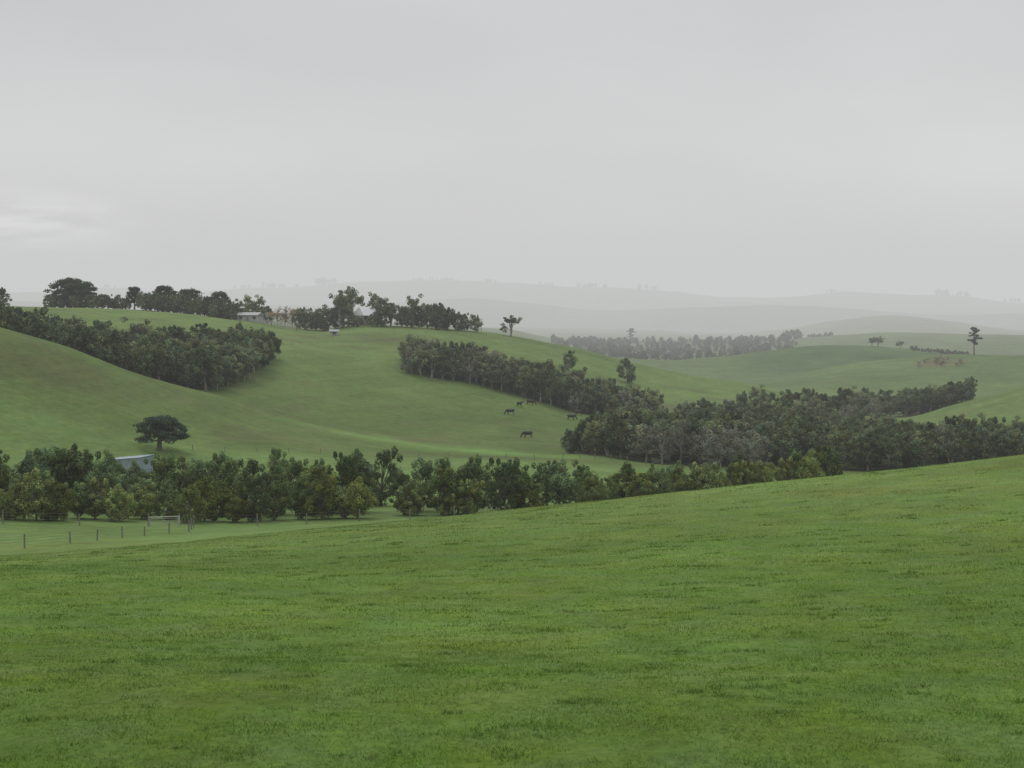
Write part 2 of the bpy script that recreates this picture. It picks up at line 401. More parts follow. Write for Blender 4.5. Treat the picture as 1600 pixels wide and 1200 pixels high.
DG = (0.122, 0.168, 0.064); OL = (0.190, 0.228, 0.072); GU = (0.150, 0.184, 0.096); GF = (0.120, 0.158, 0.076); CY = (0.054, 0.080, 0.044); TAN = (0.30, 0.24, 0.165); GREY = (0.205, 0.212, 0.155)
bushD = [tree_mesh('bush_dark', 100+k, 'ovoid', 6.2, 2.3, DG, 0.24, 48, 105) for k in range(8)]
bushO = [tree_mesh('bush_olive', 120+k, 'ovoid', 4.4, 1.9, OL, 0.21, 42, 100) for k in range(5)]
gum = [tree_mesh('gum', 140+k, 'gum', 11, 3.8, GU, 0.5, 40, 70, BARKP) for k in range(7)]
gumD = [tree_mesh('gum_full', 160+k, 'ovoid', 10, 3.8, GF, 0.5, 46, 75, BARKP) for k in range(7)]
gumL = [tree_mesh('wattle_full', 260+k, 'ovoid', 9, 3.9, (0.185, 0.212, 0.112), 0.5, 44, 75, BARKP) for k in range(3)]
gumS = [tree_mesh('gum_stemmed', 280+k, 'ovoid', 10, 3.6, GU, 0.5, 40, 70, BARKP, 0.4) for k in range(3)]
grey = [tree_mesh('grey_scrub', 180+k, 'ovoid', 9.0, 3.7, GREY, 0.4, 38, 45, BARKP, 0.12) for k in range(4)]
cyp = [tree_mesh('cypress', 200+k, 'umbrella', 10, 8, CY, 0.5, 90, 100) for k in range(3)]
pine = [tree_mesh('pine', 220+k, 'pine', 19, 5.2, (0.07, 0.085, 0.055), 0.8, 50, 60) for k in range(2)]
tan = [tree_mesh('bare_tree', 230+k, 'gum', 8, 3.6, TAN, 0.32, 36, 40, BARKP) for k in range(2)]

def put(name, me, p, s=1.0, sz=None, rot=None, parent=None, sink=0.0):
    ob = bpy.data.objects.new(name, me)
    ob.location = (p[0], p[1], p[2]-sink); ob.scale = (s, s, sz if sz else s)
    ob.rotation_euler = (0, 0, random.uniform(0, 6.28) if rot is None else rot)
    if parent: ob.parent = parent
    return link(ob)
def empty(name):
    e = bpy.data.objects.new(name, None); e.empty_display_size = 0.5; return link(e)

def grove(name, n, pts, protos, spacing, smin=0.85, smax=1.15, hf=None):
    e = empty(name); P = np.array(pts, float); got = []; tries = 0
    while len(got) < n and tries < n*40:
        tries += 1
        px = random.uniform(P[0, 0], P[-1, 0]); rf = np.interp(px, P[:, 0], P[:, 1]); rb = np.interp(px, P[:, 0], P[:, 2])
        r = random.uniform(rf, rb); x, y, z = pos(px, r)
        if any((x-a)**2+(y-b)**2 < spacing**2 for a, b in got): continue
        got.append((x, y))
        s = random.uniform(smin, smax)
        if hf: s *= np.interp(px, hf[0], hf[1])
        put('tree', random.choice(protos), (x, y, z), s*1.05, s*random.uniform(0.86, 1.12), parent=e, sink=0.1)
    return e

def row(name, items):
    e = empty(name)
    for (px, r, me, s, sz) in items:
        if 168 < px < 236:   # lower planting in front of the iron shed
            if r > 158: sz *= 0.72; s *= 0.86
        put('tree', me, pos(px, r), s, sz, parent=e, sink=0.15)
it = []
px = -120
while px < 598:
    it.append((px, random.uniform(160, 176), random.choice(bushD), random.uniform(0.85, 1.2), random.uniform(0.82, 1.2))); px += random.uniform(22, 40)
px = -110
while px < 592:
    r = random.uniform(151, 157)
    if random.random() < 0.5: s = random.uniform(0.8, 1.15); it.append((px, r, random.choice(bushO), s, s))
    else: s = random.uniform(0.62, 0.9); it.append((px, r, random.choice(bushD), s, s*1.02))
    px += random.uniform(22, 46)
px = -110
while px < 560:
    it.append((px, random.uniform(185, 205), random.choice(bushD), random.uniform(0.75, 1.0), random.uniform(0.72, 1.0))); px += random.uniform(40, 80)
row('shelterbelt_trees', it)
it = []
for px, s in [(634, .8), (655, 1.0), (690, 1.0), (715, .85), (740, 1.05), (782, 1.0), (800, 1.05), (818, .8), (855, .95), (875, 1.0), (905, .9), (925, .85)]:
    it.append((px, random.uniform(156, 168) if px < 830 else random.uniform(168, 182), random.choice(bushD), s, s*random.uniform(0.92, 1.05)))
for px, s in [(640, .8), (730, .9), (930, .95), (700, .6), (830, .8)]:
    it.append((px, 158, random.choice(bushO), s, s))
row('shelterbelt_trees', it)
it = []
for px, s, k in [(955, .7, 0), (968, .8, 1), (984, 1.0, 0), (1000, .85, 1), (1016, .85, 1), (1034, .95, 0), (1052, .95, 0), (1064, .9, 1), (1086, .85, 0), (1106, .95, 1), (1122, .9, 1),
                 (1150, 1.05, 0), (1160, .95, 1), (1190, .9, 1), (1205, .85, 1), (1236, .95, 1), (1248, 1.05, 0), (1264, 1.05, 1), (1288, 1.1, 1), (1302, 1.1, 0)]:
    r = 186+(px-950)*0.06
    it.append((px, r+random.uniform(-4, 4), random.choice(bushO if k else bushD), s*0.84*(1.3 if k else 1), s*0.84*(1.3 if k else 1)*(1+0.22*(px-950)/350)))
row('shelterbelt_trees', it)

grove('gum_tree_grove', 190, [(-200, 352, 385), (0, 352, 388), (200, 356, 405), (310, 360, 425), (380, 395, 435), (425, 428, 442)], gumD+gumD+gumS+gumL+gum[:3], 2.9, 0.78, 1.12)
grove('gum_tree_grove', 130, [(640, 445, 470), (700, 445, 470), (800, 441, 468), (900, 436, 462), (960, 430, 455), (1020, 430, 445)], gum[:4]+gumD+gumL[:2]+grey[:2], 3.0, 0.68, 1.02)
grove('valley_woodland', 340, [(888, 318, 330), (920, 300, 340), (1000, 296, 358), (1200, 300, 370), (1400, 305, 366), (1620, 320, 372), (1800, 330, 380)], gum[:4]+gumD+gumD+gumL+grey[:1], 3.6, 0.70, 1.05, ([880, 920, 945, 1000, 1150, 1200, 1300, 1600], [.58, .68, .92, 1.0, .93, .86, .84, .84]))
grove('grey_scrub_thicket', 34, [(1010, 290, 312), (1100, 290, 314), (1200, 293, 316)], grey, 3.4, 0.6, 0.98)
grove('valley_woodland', 110, [(1060, 395, 435), (1200, 400, 470), (1300, 430, 520), (1370, 470, 550)], gum[:5]+gumD+gumL+grey[:1], 4.5, 0.55, 0.95)
grove('valley_woodland', 60, [(1340, 560, 620), (1440, 550, 610), (1515, 545, 575)], gum[:4]+gumD+gumL, 4.0, 0.6, 0.95)
grove('distant_woodland', 520, [(860, 1500, 1800), (950, 1480, 1850), (1150, 1490, 1850), (1245, 1540, 1840)], gumD+gumD+gumD+gumL[:1], 5, 0.35, 0.95)

def T(name, me, px, py, r0, r1, s, sz=None, sink=0.2):
    return put(name, me, find(px, py, r0, r1), s, sz, sink=sink)
def TR(name, me, px, r, s, sz=None, parent=None):
    return put(name, me, pos(px, r), s, sz, sink=0.3, parent=parent)
TR('cypress_tree', cyp[0], 112, 590, 1.15, 1.3)
TR('cypress_tree', cyp[1], 128, 600, 1.0, 1.2)
TR('cypress_tree', cyp[2], 212, 585, 0.5, 1.0)
for px, s in [(258, .8), (298, .85), (345, .75)]:
    TR('cypress_tree', random.choice(cyp), px, 592, s, 1.15)
T('cypress_tree', cyp[1], 250, 704, 225, 330, 0.66, 0.66)
e = empty('farm_hedge')
for px in range(80, 205, 7): TR('tree', random.choice(gumD), px, 580+random.uniform(-4, 6), 0.6, 0.5*random.uniform(.9, 1.2), e)
for px in range(225, 372, 6): TR('tree', random.choice(gumD+gumL[:1]), px, 570+random.uniform(-8, 8), 0.7, 0.72*random.uniform(.8, 1.2), e)
for px, r, me_, s, sz in [(385, 600, gum[0], 1.0, 1.0), (405, 598, gum[1], 1.05, 1.0), (418, 590, gumD[0], .8, .75), (395, 592, gumD[3], .8, .8), (478, 585, gum[2], 1.0, 1.0), (495, 575, gumD[1], .9, .9), (485, 572, gumD[4], .7, .7), (470, 582, gumD[5], .8, .9),
                          (505, 570, gumD[2], .9, .75), (513, 578, gum[3], 1.1, 1.0), (525, 580, gumD[0], 1.0, .9), (538, 585, gum[4], 1.2, 1.45), (550, 590, gum[5], 1.25, 1.6), (532, 572, gum[6], .9, 1.1), (546, 574, gumD[3], .75, .75),
                          (561, 571, gumD[6], .5, .4), (584, 571, gumD[4], .6, .5), (596, 575, gum[0], 1.2, 1.15), (610, 578, gum[2], 1.05, 1.1), (602, 572, gumD[2], .9, .9), (590, 590, gum[6], 1, 1.2), (643, 585, gum[1], 1.2, 1.2), (636, 575, gumD[3], .9, .85), (628, 585, gumD[5], .8, .8)]:
    TR('gum_tree', me_, px, r, s, sz)
for px, s in [(648, .9), (655, .95), (668, 1.05), (675, 1.0), (682, 1.1), (692, 1.0), (700, .95), (715, .8), (726, .75), (742, .75)]:
    TR('bushy_tree', random.choice(gumD), px, 580+random.uniform(-5, 5), s, s*0.98)
for px, s in [(434, .95), (446, 1.05), (458, .9)]: TR('bare_tree', random.choice(tan), px, 582, s, s*1.1)
T('gum_tree', gum[4], 798, 526, 500, 620, 1.05, 0.88)
T('bushy_tree', gumD[2], 980, 598, 430, 600, 0.95, 0.95)
T('bushy_tree', gumD[1], 888, 582, 430, 600, 0.8, 0.8)
TR('bushy_tree', gumD[3], 4, 575, 0.8, 0.8)
T('pine_tree', pine[0], 1522, 555, 900, 1005, 1.0, 1.02)
for px, s in [(1362, .9), (1372, 1.05), (1405, .75)]: TR('gum_tree', random.choice(gum), px, 1335, s*1.1, s*1.1)
TR('pine_tree', pine[1], 985, 1900, 1.5, 0.95)
e = empty('distant_ridge_trees')
for px, n_, sc in [(425, 10, 1.4), (455, 6, 1.1), (500, 9, 1.9), (520, 6, 1.5), (660, 10, .9), (690, 6, .9), (765, 10, 1.0), (915, 10, 1.3), (935, 8, 1.2), (1010, 8, 1.4), (700, 10, .8), (850, 8, .8), (380, 8, 1), (1300, 8, 1), (1470, 10, 1.6), (1500, 8, 1.4), (1580, 8, 1.2), (170, 5, 1.0)]:
    for k in range(n_): TR('tree', random.choice(gumD+gum), px+random.uniform(-14, 14), 4560+random.uniform(-30, 30), sc*random.uniform(.7, 1.3), None, e)
e = empty('hillside_trees')
lst = [(1222, 1850, 1.0), (1228, 1850, 1.3), (1236, 1850, 1.4), (1243, 1850, 1.5), (1250, 1850, 1.0), (1205, 1850, .8), (1110, 1850, .9), (955, 1850, .8)]
for a_, b_, rr_, sc in [(1262, 1300, 1860, .55), (1424, 1512, 1322, .42)]:
    q = a_
    while q < b_: lst.append((q, rr_+random.uniform(-12, 12), sc*random.uniform(.6, 1.3))); q += random.uniform(2, 5)
for px, r, s in lst: TR('tree', random.choice(gumD), px, r, s, s*0.85, e)
e = empty('autumn_scrub')
for k in range(18): put('shrub', random.choice(tan), pos(1465+random.uniform(-36, 36), 930+random.uniform(-25, 20)), random.uniform(.3, .6), parent=e, sink=1.0)
put('shrub', tan[0], pos(1467, 930), 0.9, parent=e, sink=0.5)

# ------------------------------------------------------------------ generic mesh parts
def part(name, V, Fc, mat, parent=None, smooth=False):
    me = bpy.data.meshes.new(name); me.from_pydata([tuple(v) for v in V], [], Fc); me.update()
    me.materials.append(mat)
    ob = bpy.data.objects.new(name, me); 
    if parent: ob.parent = parent
    return link(ob)
def boxg(V, Fc, c, s, M=None):
    b = len(V)
    for dx in (-.5, .5):
        for dy in (-.5, .5):
            for dz in (-.5, .5):
                p = Vector((c[0]+dx*s[0], c[1]+dy*s[1], c[2]+dz*s[2]))
                V.append(M @ p if M else p)
    for f in [(0, 1, 3, 2), (4, 6, 7, 5), (0, 4, 5, 1), (2, 3, 7, 6), (0, 2, 6, 4), (1, 5, 7, 3)]: Fc.append(tuple(b+i for i in f))
def box(name, c, s, mat, parent):
    V = []; Fc = []; boxg(V, Fc, c, s); return part(name, V, Fc, mat, parent)

WALL = simple_mat('cream_weatherboard', (0.42, 0.41, 0.38), 0.7, 0.06, 2)
WHITE = simple_mat('white_painted_roof', (0.8, 0.81, 0.82), 0.5, 0.04, 1)
GLASS = simple_mat('window_glass', (0.05, 0.06, 0.07), 0.1, 0.1, 1)
GREYR = simple_mat('weathered_iron', (0.34, 0.36, 0.37), 0.6, 0.15, 1.5)
BLUEI = simple_mat('galvanised_iron', (0.27, 0.34, 0.40), 0.6, 0.15, 0.8)
GREENR = simple_mat('pale_green_roof', (0.33, 0.42, 0.36), 0.6, 0.08, 1)
WOOD = simple_mat('weathered_post', (0.20, 0.19, 0.16), 0.9, 0.25, 6)
DOORM = simple_mat('door_dark', (0.07, 0.07, 0.07), 0.6, 0.1, 2)
BRICK = simple_mat('chimney_brick', (0.25, 0.12, 0.08), 0.9, 0.2, 8)
STEEL = simple_mat('gate_steel', (0.42, 0.42, 0.40), 0.5, 0.1, 3)

def gable_building(name, p, rot, L, W, Hw, Hr, wall, roof, windows=3, door=True, hip=0.0, chimney=False, verandah=False, overhang=0.4):
    e = empty(name); e.location = p; e.rotation_euler = (0, 0, rot)
    x = L/2; y = W/2; z0 = -1.8
    V = [(-x, -y, z0), (x, -y, z0), (x, y, z0), (-x, y, z0), (-x, -y, Hw), (x, -y, Hw), (x, y, Hw), (-x, y, Hw)]
    Fc = [(0, 1, 5, 4), (1, 2, 6, 5), (2, 3, 7, 6), (3, 0, 4, 7)]
    if hip == 0:
        V += [(-x, 0, Hw+Hr), (x, 0, Hw+Hr)]; Fc += [(4, 7, 8), (5, 9, 6)]
    part('walls', V, Fc, wall, e)
    o = overhang; k = Hr/y; t = 0.12
    zr = Hw-k*o+0.02
    A = [(-x-o, -y-o, zr), (x+o, -y-o, zr), (x+o, y+o, zr), (-x-o, y+o, zr), (-x-o+hip, 0, Hw+Hr+0.02), (x+o-hip, 0, Hw+Hr+0.02)]
    R_ = A+[(a[0], a[1], a[2]+t) for a in A]
    RF = [(6, 7, 11, 10), (8, 9, 10, 11), (7, 8, 11), (9, 6, 10), (0, 1, 7, 6), (1, 2, 8, 7), (2, 3, 9, 8), (3, 0, 6, 9), (1, 0, 4, 5), (3, 2, 5, 4), (0, 3, 4), (2, 1, 5)]
    part('roof', R_, RF, roof, e)
    for i in range(windows):
        wx = -L/2+L*(i+0.5)/windows
        if door and i == windows//2: box('door', (wx, -y-0.03, 0.4), (1.0, 0.06, 2.0), DOORM, e)
        else:
            box('window_%d' % (i+1), (wx, -y-0.02, Hw*0.55), (1.3, 0.05, 1.1), GLASS, e)
            box('sill_%d' % (i+1), (wx, -y-0.05, Hw*0.55-0.6), (1.5, 0.12, 0.08), WHITE, e)
    if chimney: box('chimney', (x*0.4, y*0.3, Hw+Hr*0.9), (0.8, 0.8, 1.8), BRICK, e)
    if verandah:
        V = []; Fc = []
        boxg(V, Fc, (0, -y-1.5, Hw-0.35), (L, 2.2, 0.08))
        part('verandah_roof', V, Fc, GREYR, e)
        V = []; Fc = []
        for i in range(6): boxg(V, Fc, (-x+0.2+(L-0.4)*i/5, -y-2.4, Hw/2-0.9), (0.12, 0.12, Hw+0.9))
        part('verandah_posts', V, Fc, WHITE, e)
    return e
hp = pos(572, 585)
gable_building('farmhouse', (hp[0], hp[1], hp[2]+1.5), math.radians(50), 8.5, 6.6, 2.8, 3.1, WALL, WHITE, 5, True, 1.0, True, True)
gable_building('farm_shed', pos(352, 577), math.radians(-10), 8.5, 7, 4.6, 1.6, WALL, GREENR, 3, True)
gable_building('machinery_shed', pos(388, 568), math.radians(-14), 11, 6, 2.4, 0.9, GREYR, GREYR, 4, True)
gable_building('small_hut', find(522, 524, 500, 580), math.radians(10), 3.0, 2.4, 1.6, 0.5, GREYR, GREYR, 1, False)

def iron_shed(p, rot):
    e = empty('corrugated_iron_shed'); e.location = p; e.rotation_euler = (0, 0, rot)
    L = 5.8; W = 4.4; h0 = 1.85; h1 = 2.45
    def sheet(fn, name, n=80):
        V = []; Fc = []
        for i in range(n+1):
            u = i/n; off = 0.03*math.sin(i*math.pi/2*1.0)
            a, b = fn(u, off); V += [a, b]
        for i in range(n): Fc.append((2*i, 2*i+2, 2*i+3, 2*i+1))
        part(name, V, Fc, BLUEI, e)
    sheet(lambda u, o: ((-L/2+L*u, -W/2+o, -1.0), (-L/2+L*u, -W/2+o, h0+(h1-h0)*u)), 'front_wall')
    sheet(lambda u, o: ((-L/2+L*u, W/2+o, -1.0), (-L/2+L*u, W/2+o, h0+(h1-h0)*u)), 'back_wall')
    sheet(lambda u, o: ((L/2+o, -W/2+W*u, -1.0), (L/2+o, -W/2+W*u, h1)), 'right_wall', 60)
    sheet(lambda u, o: ((-L/2+o, -W/2+W*u, -1.0), (-L/2+o, -W/2+W*u, h0)), 'left_wall', 60)
    sheet(lambda u, o: ((-L/2-0.25, -W/2-0.2+(W+.4)*u, h0+0.06+o), (L/2+0.25, -W/2-0.2+(W+.4)*u, h1+0.08+o)), 'roof', 60)
    box('door', (1.2, -W/2-0.06, 0.1), (2.2, 0.06, 2.2), GREYR, e)
iron_shed(pos(201, 230), math.radians(-16))

def rail_fence(name, pts, nr_=4, hh=1.5, sp=2.5):
    V = []; Fc = []
    P = [Vector(p) for p in pts]
    for a, b in zip(P[:-1], P[1:]):
        n = max(1, int((b-a).length/sp))
        prev = None
        for i in range(n+1):
            q = a.lerp(b, i/n); z = float(H(q.x, q.y)); q = Vector((q.x, q.y, z))
            boxg(V, Fc, (q.x, q.y, z+hh/2-0.1), (0.16, 0.16, hh+0.2))
            if prev is not None:
                for k in range(nr_):
                    tube([prev+Vector((0, 0, hh*(k+1)/nr_-0.1)), q+Vector((0, 0, hh*(k+1)/nr_-0.1))], [0.055, 0.055], 4, V, Fc)
            prev = q
    part(name, V, Fc, STEEL if nr_ > 3 else WOOD, None)
rail_fence('cattle_yard_rails', [pos(380, 560), pos(425, 562), pos(464, 562), pos(462, 574), pos(405, 572)])
rail_fence('cattle_yard_rails', [pos(400, 568), pos(440, 568), pos(440, 562)])

def wire_fence(name, pts, sp=5.0, hh=1.15, pr=0.075, wires=4, wr=0.008):
    V = []; Fc = []
    P = [Vector((p[0], p[1], 0)) for p in pts]
    prev = None
    for si, (a, b) in enumerate(zip(P[:-1], P[1:])):
        n = max(1, int((b-a).length/sp))
        for i in range(0 if si == 0 else 1, n+1):
            q = a.lerp(b, i/n)
            if 0 < i < n: q = q+(b-a).normalized()*random.uniform(-0.35, 0.35)
            z = float(H(q.x, q.y)); q = Vector((q.x, q.y, z))
            h_ = hh*random.uniform(0.85, 1.15); lx = random.uniform(-.08, .08)
            tube([(q.x, q.y, z-0.3), (q.x+lx*0.5, q.y, z+h_*0.5), (q.x+lx, q.y, z+h_), (q.x+lx, q.y, z+h_+0.02)], [pr, pr, pr*0.9, 0.01], 6, V, Fc)
            if prev is not None:
                for k in range(wires):
                    zz = Vector((0, 0, 0.25+k*(hh-0.35)/(wires-1)))
                    tube([prev+zz, q+zz], [wr, wr], 3, V, Fc)
            prev = q
    part(name, V, Fc, WOOD, None)
wire_fence('post_and_wire_fence', [pos(-200, 147), pos(0, 147), pos(228, 147)], 5.0, 1.25)
wire_fence('post_and_wire_fence', [pos(278, 147), pos(400, 147), pos(560, 150), pos(640, 150), pos(840, 160)], 5.0, 1.25)
wire_fence('post_and_wire_fence', [pos(-60, 116), pos(33, 118), pos(105, 122), pos(292, 138), pos(300, 146)], 3.6, 1.05)
wire_fence('post_and_wire_fence', [pos(300, 262), pos(500, 268), pos(700, 275), pos(880, 285)], 6.0, 1.1, 0.07, 3)
wire_fence('post_and_wire_fence', [pos(880, 292), pos(930, 286), pos(1010, 284), pos(1300, 284)], 3.0, 1.3, 0.08, 4)
wire_fence('post_and_wire_fence', [pos(430, 470), pos(520, 520), pos(640, 545), pos(760, 570), pos(1000, 590)], 7.0, 1.1, 0.07, 2)

def gate(p, rot):
    e = empty('farm_gate'); e.location = p; e.rotation_euler = (0, 0, rot)
    V = []; Fc = []
    for k in range(4): tube([(-1.35, 0, 0.15+k*0.2), (1.35, 0, 0.15+k*0.2)], [0.018]*2, 6, V, Fc)
    for x in (-1.35, 0, 1.35): tube([(x, 0, 0.1), (x, 0, 0.8)], [0.022]*2, 6, V, Fc)
    part('rails', V, Fc, GREYR, e)
    V = []; Fc = []
    for x in (-1.5, 1.5): tube([(x, 0, -0.4), (x, 0, 1.0), (x, 0, 1.04)], [0.1, 0.09, 0.02], 8, V, Fc)
    tube([(-1.5, 0, 0.93), (1.5, 0, 0.95)], [0.05, 0.05], 6, V, Fc)
    part('posts', V, Fc, STEEL, e)
gate(pos(253, 147), math.radians(12))

def pole(px, r, h=8):
    e = empty('power_pole'); e.location = pos(px, r)
    V = []; Fc = []; tube([(0, 0, -0.5), (0, 0, h)], [0.16, 0.11], 8, V, Fc); part('pole', V, Fc, WOOD, e)
    box('crossarm', (0, 0.12, h-0.5), (2.2, 0.1, 0.12), WOOD, e)
    for k, x in enumerate((-0.9, 0, 0.9)): box('insulator_%d' % k, (x, 0.12, h-0.38), (0.09, 0.09, 0.16), WHITE, e)
pole(317, 574, 9.5); pole(895, 1870, 9); pole(752, 640, 7)

# ------------------------------------------------------------------ cattle
HIDE = simple_mat('black_hide', (0.018, 0.016, 0.015), 0.6, 0.3, 5)
def loft(path, V, Fc, n=12):
    b0 = len(V)
    for k, (x, y, z, ry, rz) in enumerate(path):
        a = path[max(k-1, 0)]; b = path[min(k+1, len(path)-1)]
        t = Vector((b[0]-a[0], b[1]-a[1], b[2]-a[2])).normalized()
        side = Vector((0, 1, 0)) if abs(t.y) < 0.9 else Vector((1, 0, 0))
        up = t.cross(side).normalized(); sd = up.cross(t).normalized()
        for s in range(n):
            an = 2*math.pi*s/n; V.append(Vector((x, y, z))+sd*(ry*math.cos(an))+up*(rz*math.sin(an)))
    for k in range(len(path)-1):
        for s in range(n):
            s2 = (s+1) % n; Fc.append((b0+k*n+s, b0+k*n+s2, b0+(k+1)*n+s2, b0+(k+1)*n+s))
    Fc.append(tuple(b0+s for s in range(n))[::-1]); Fc.append(tuple(b0+(len(path)-1)*n+s for s in range(n)))
def cow_mesh(grazing=True, step=0.0):
    V = []; Fc = []
    body = [(-1.0, 0, 1.14, .10, .12), (-0.95, 0, 1.12, .2, .22), (-0.78, 0, 1.09, .28, .30), (-0.4, 0, 1.0, .33, .36), (0, 0, .96, .36, .40), (0.35, 0, .98, .32, .40), (0.6, 0, 1.03, .25, .36), (0.78, 0, 1.04, .18, .28)]
    if grazing: neck = [(0.98, 0, .86, .13, .2), (1.14, 0, .62, .11, .16), (1.25, 0, .42, .11, .14), (1.34, 0, .28, .115, .13), (1.42, 0, .16, .08, .09), (1.46, 0, .07, .065, .06), (1.47, 0, .04, .03, .03)]
    else: neck = [(0.98, 0, 1.15, .13, .2), (1.15, 0, 1.28, .11, .15), (1.28, 0, 1.36, .11, .14), (1.42, 0, 1.33, .12, .12), (1.58, 0, 1.24, .08, .09), (1.7, 0, 1.16, .065, .07), (1.74, 0, 1.14, .03, .03)]
    loft(body+neck, V, Fc, 14)
    for s in (-1, 1):
        d = step*s
        loft([(0.5, s*.15, .95, .13, .15), (0.5+d*.3, s*.17, .66, .09, .1), (0.5+d*.6, s*.17, .45, .065, .07), (0.48+d*.8, s*.17, .2, .045, .05), (0.5+d, s*.17, .07, .055, .06), (0.52+d, s*.17, 0, .065, .07)], V, Fc, 8)
        loft([(-0.72, s*.14, 1.02, .16, .22), (-0.62-d*.3, s*.18, .72, .12, .16), (-0.72-d*.5, s*.18, .55, .075, .09), (-0.84-d*.7, s*.18, .42, .055, .065), (-0.79-d, s*.18, .2, .045, .05), (-0.76-d, s*.18, .07, .055, .06), (-0.74-d, s*.18, 0, .065, .07)], V, Fc, 8)
        hx, hz = (1.27, .46) if grazing else (1.33, 1.42)
        loft([(hx, s*.09, hz, .03, .05), (hx-.03, s*.19, hz+.02, .035, .06), (hx-.04, s*.27, hz, .02, .02)], V, Fc, 6)
    loft([(-1.0, 0, 1.22, .04, .04), (-1.1, 0, 1.0, .035, .035), (-1.1, 0, .7, .03, .03), (-1.08, 0, .48, .055, .055), (-1.08, 0, .36, .03, .03)], V, Fc, 6)
    me = bpy.data.meshes.new('cow_raw'); me.from_pydata([tuple(v) for v in V], [], Fc); me.update()
    ob = bpy.data.objects.new('tmp', me); scene.collection.objects.link(ob)
    m = ob.modifiers.new('r', 'REMESH'); m.mode = 'VOXEL'; m.voxel_size = 0.028; m.use_smooth_shade = True
    s = ob.modifiers.new('s', 'SMOOTH'); s.iterations = 2; s.factor = 0.4
    dg = bpy.context.evaluated_depsgraph_get(); out = bpy.data.meshes.new_from_object(ob.evaluated_get(dg))
    bpy.data.objects.remove(ob); out.name = 'cow'; out.materials.clear(); out.materials.append(HIDE)
    return out
cg = cow_mesh(True, 0.1); cs = cow_mesh(False, -0.08)
for px, py, me_, rot in [(797, 648, cg, 170), (812, 636, cs, 50), (829, 633, cg, 5), (824, 684, cg, 185), (893, 656, cg, 10), (903, 649, cs, 190), (914, 643, cg, 30)]:
    p = find(px, py, 300, 470)
    put('black_cow', me_, p, 1.22, rot=math.radians(rot), sink=0.02)

# ------------------------------------------------------------------ mist volumes
HAZE = (0.595, 0.60, 0.602)
def mist(name, x0, x1, y0, y1, z0, z1, Lm):
    V = []; Fc = []
    boxg(V, Fc, ((x0+x1)/2, (y0+y1)/2, (z0+z1)/2), (x1-x0, y1-y0, z1-z0))
    m, nt, N, L = new_mat(name)
    out = N.new('ShaderNodeOutputMaterial'); a = N.new('ShaderNodeVolumeAbsorption'); em = N.new('ShaderNodeEmission'); ad = N.new('ShaderNodeAddShader')
    a.inputs['Color'].default_value = (0, 0, 0, 1); a.inputs['Density'].default_value = 1.0/Lm
    em.inputs['Color'].default_value = (*HAZE, 1); em.inputs['Strength'].default_value = 1.0/Lm  # mist glows in the haze colour, standing in for scattered skylight
    L.new(a.outputs[0], ad.inputs[0]); L.new(em.outputs[0], ad.inputs[1]); L.new(ad.outputs[0], out.inputs['Volume'])
    part(name, V, Fc, m)
mist('haze_volume', -9000, 9000, -3000, 13000, -250, 150, 6500)
mist('rain_mist_volume', -8000, 8000, 1420, 9000, -240, 145, 2000)

# ------------------------------------------------------------------ sky
wd = bpy.data.worlds.new('World'); scene.world = wd; wd.use_nodes = True
nt = wd.node_tree; N = nt.nodes; L = nt.links; N.clear()
out = N.new('ShaderNodeOutputWorld'); bg = N.new('ShaderNodeBackground')
sky = N.new('ShaderNodeTexSky'); sky.sky_type = 'NISHITA'; sky.sun_disc = False
SEL = math.radians(55); SAZ = math.radians(-35)
sky.sun_elevation = SEL; sky.sun_rotation = SAZ % (2*math.pi)
tc = N.new('ShaderNodeTexCoord')
mp = N.new('ShaderNodeMapping'); mp.inputs['Scale'].default_value = (1.0, 1.0, 3.0); L.new(tc.outputs['Generated'], mp.inputs['Vector'])
nz = N.new('ShaderNodeTexNoise'); nz.inputs['Scale'].default_value = 2.3; nz.inputs['Detail'].default_value = 5; nz.inputs['Roughness'].default_value = 0.45
L.new(mp.outputs[0], nz.inputs['Vector'])
sep = N.new('ShaderNodeSeparateXYZ'); L.new(tc.outputs['Generated'], sep.inputs[0])
cr = N.new('ShaderNodeValToRGB'); L.new(sep.outputs[2], cr.inputs[0])
els = cr.color_ramp.elements
els[0].position = 0.0; els[0].color = (0.60, 0.605, 0.605, 1)
els[1].position = 1.0; els[1].color = (0.84, 0.845, 0.85, 1)
for p_, c_ in [(0.05, (0.665, 0.667, 0.663)), (0.11, (0.67, 0.671, 0.668)), (0.2, (0.605, 0.607, 0.608)), (0.35, (0.62, 0.623, 0.63))]:
    q = els.new(p_); q.color = (*c_, 1)
mr = N.new('ShaderNodeMapRange'); mr.inputs[1].default_value = 0.3; mr.inputs[2].default_value = 0.7; mr.inputs[3].default_value = 0.91; mr.inputs[4].default_value = 1.08
L.new(nz.outputs[0], mr.inputs[0])
wx = N.new('ShaderNodeMapRange'); wx.inputs[1].default_value = -0.45; wx.inputs[2].default_value = 0.1; wx.inputs[3].default_value = 0.93; wx.inputs[4].default_value = 1.01
L.new(sep.outputs[0], wx.inputs[0])
mm_ = N.new('ShaderNodeMath'); mm_.operation = 'MULTIPLY'; L.new(mr.outputs[0], mm_.inputs[0]); L.new(wx.outputs[0], mm_.inputs[1])
vm = N.new('ShaderNodeVectorMath'); vm.operation = 'SCALE'; L.new(cr.outputs[0], vm.inputs[0]); L.new(mm_.outputs[0], vm.inputs['Scale'])
th_, t_ = ray(5, 362); dv = Vector((math.sin(th_), math.cos(th_), t_)).normalized()
sb = N.new('ShaderNodeVectorMath'); sb.operation = 'SUBTRACT'; L.new(tc.outputs['Generated'], sb.inputs[0]); sb.inputs[1].default_value = dv
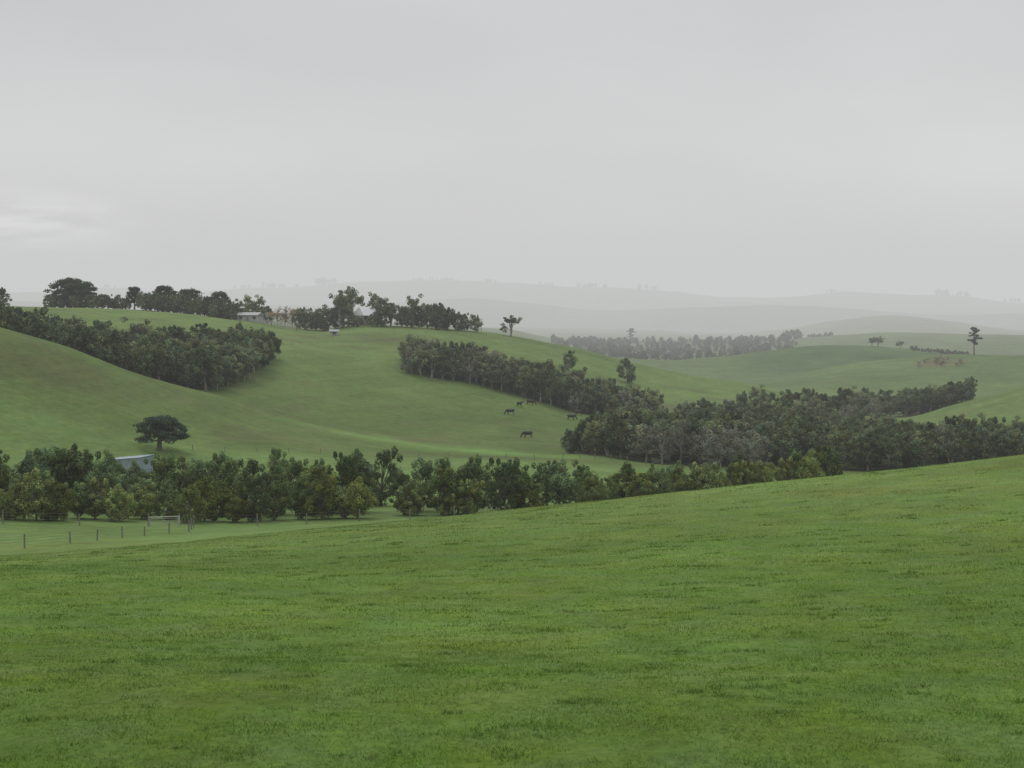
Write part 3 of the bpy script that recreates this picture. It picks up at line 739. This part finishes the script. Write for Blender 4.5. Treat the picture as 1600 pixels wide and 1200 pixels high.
sc_ = N.new('ShaderNodeVectorMath'); sc_.operation = 'MULTIPLY'; sc_.inputs[1].default_value = (10, 10, 36); L.new(sb.outputs[0], sc_.inputs[0])
ln_ = N.new('ShaderNodeVectorMath'); ln_.operation = 'LENGTH'; L.new(sc_.outputs[0], ln_.inputs[0])
g1 = N.new('ShaderNodeMapRange'); g1.interpolation_type = 'SMOOTHSTEP'; g1.inputs[1].default_value = 0; g1.inputs[2].default_value = 1.3; g1.inputs[3].default_value = 1; g1.inputs[4].default_value = 0
L.new(ln_.outputs['Value'], g1.inputs[0])
nz2 = N.new('ShaderNodeTexNoise'); nz2.inputs['Scale'].default_value = 13; nz2.inputs['Detail'].default_value = 5
mp2 = N.new('ShaderNodeMapping'); mp2.inputs['Scale'].default_value = (1, 1, 6); L.new(tc.outputs['Generated'], mp2.inputs['Vector']); L.new(mp2.outputs[0], nz2.inputs['Vector'])
g2 = N.new('ShaderNodeMapRange'); g2.inputs[1].default_value = 0.42; g2.inputs[2].default_value = 0.68; L.new(nz2.outputs[0], g2.inputs[0])
g3 = N.new('ShaderNodeMath'); g3.operation = 'MULTIPLY'; L.new(g1.outputs[0], g3.inputs[0]); L.new(g2.outputs[0], g3.inputs[1])
g4 = N.new('ShaderNodeMath'); g4.operation = 'MULTIPLY'; g4.inputs[1].default_value = 0.38; L.new(g3.outputs[0], g4.inputs[0])
ad = N.new('ShaderNodeVectorMath'); ad.operation = 'ADD'; L.new(vm.outputs[0], ad.inputs[0]); L.new(g4.outputs[0], ad.inputs[1])
sk = N.new('ShaderNodeVectorMath'); sk.operation = 'SCALE'; sk.inputs['Scale'].default_value = 0.10; L.new(sky.outputs[0], sk.inputs[0])
mx = N.new('ShaderNodeMix'); mx.data_type = 'RGBA'; mx.inputs[0].default_value = 0.04
L.new(ad.outputs[0], mx.inputs[6]); L.new(sk.outputs[0], mx.inputs[7])
L.new(mx.outputs[2], bg.inputs[0]); bg.inputs[1].default_value = 1.0
L.new(bg.outputs[0], out.inputs[0])

# sun
sl = bpy.data.lights.new('sun', 'SUN'); sl.energy = 1.0; sl.angle = math.radians(20); sl.color = (1, 0.97, 0.92)
so = link(bpy.data.objects.new('sun', sl))
dirv = Vector((math.sin(SAZ)*math.cos(SEL), math.cos(SAZ)*math.cos(SEL), math.sin(SEL)))
so.rotation_euler = dirv.to_track_quat('Z', 'Y').to_euler(); so.location = (0, 0, 60)

# camera
cd = bpy.data.cameras.new('camera'); cd.sensor_width = 36; cd.lens = 36*F/1600; cd.clip_start = 0.1; cd.clip_end = 30000
cam = link(bpy.data.objects.new('camera', cd)); cam.location = (0, 0, EYE); cam.rotation_euler = (math.radians(90)-PITCH, 0, 0)
scene.camera = cam
scene.view_settings.view_transform = 'Standard'; scene.view_settings.look = 'None'; scene.view_settings.exposure = 0
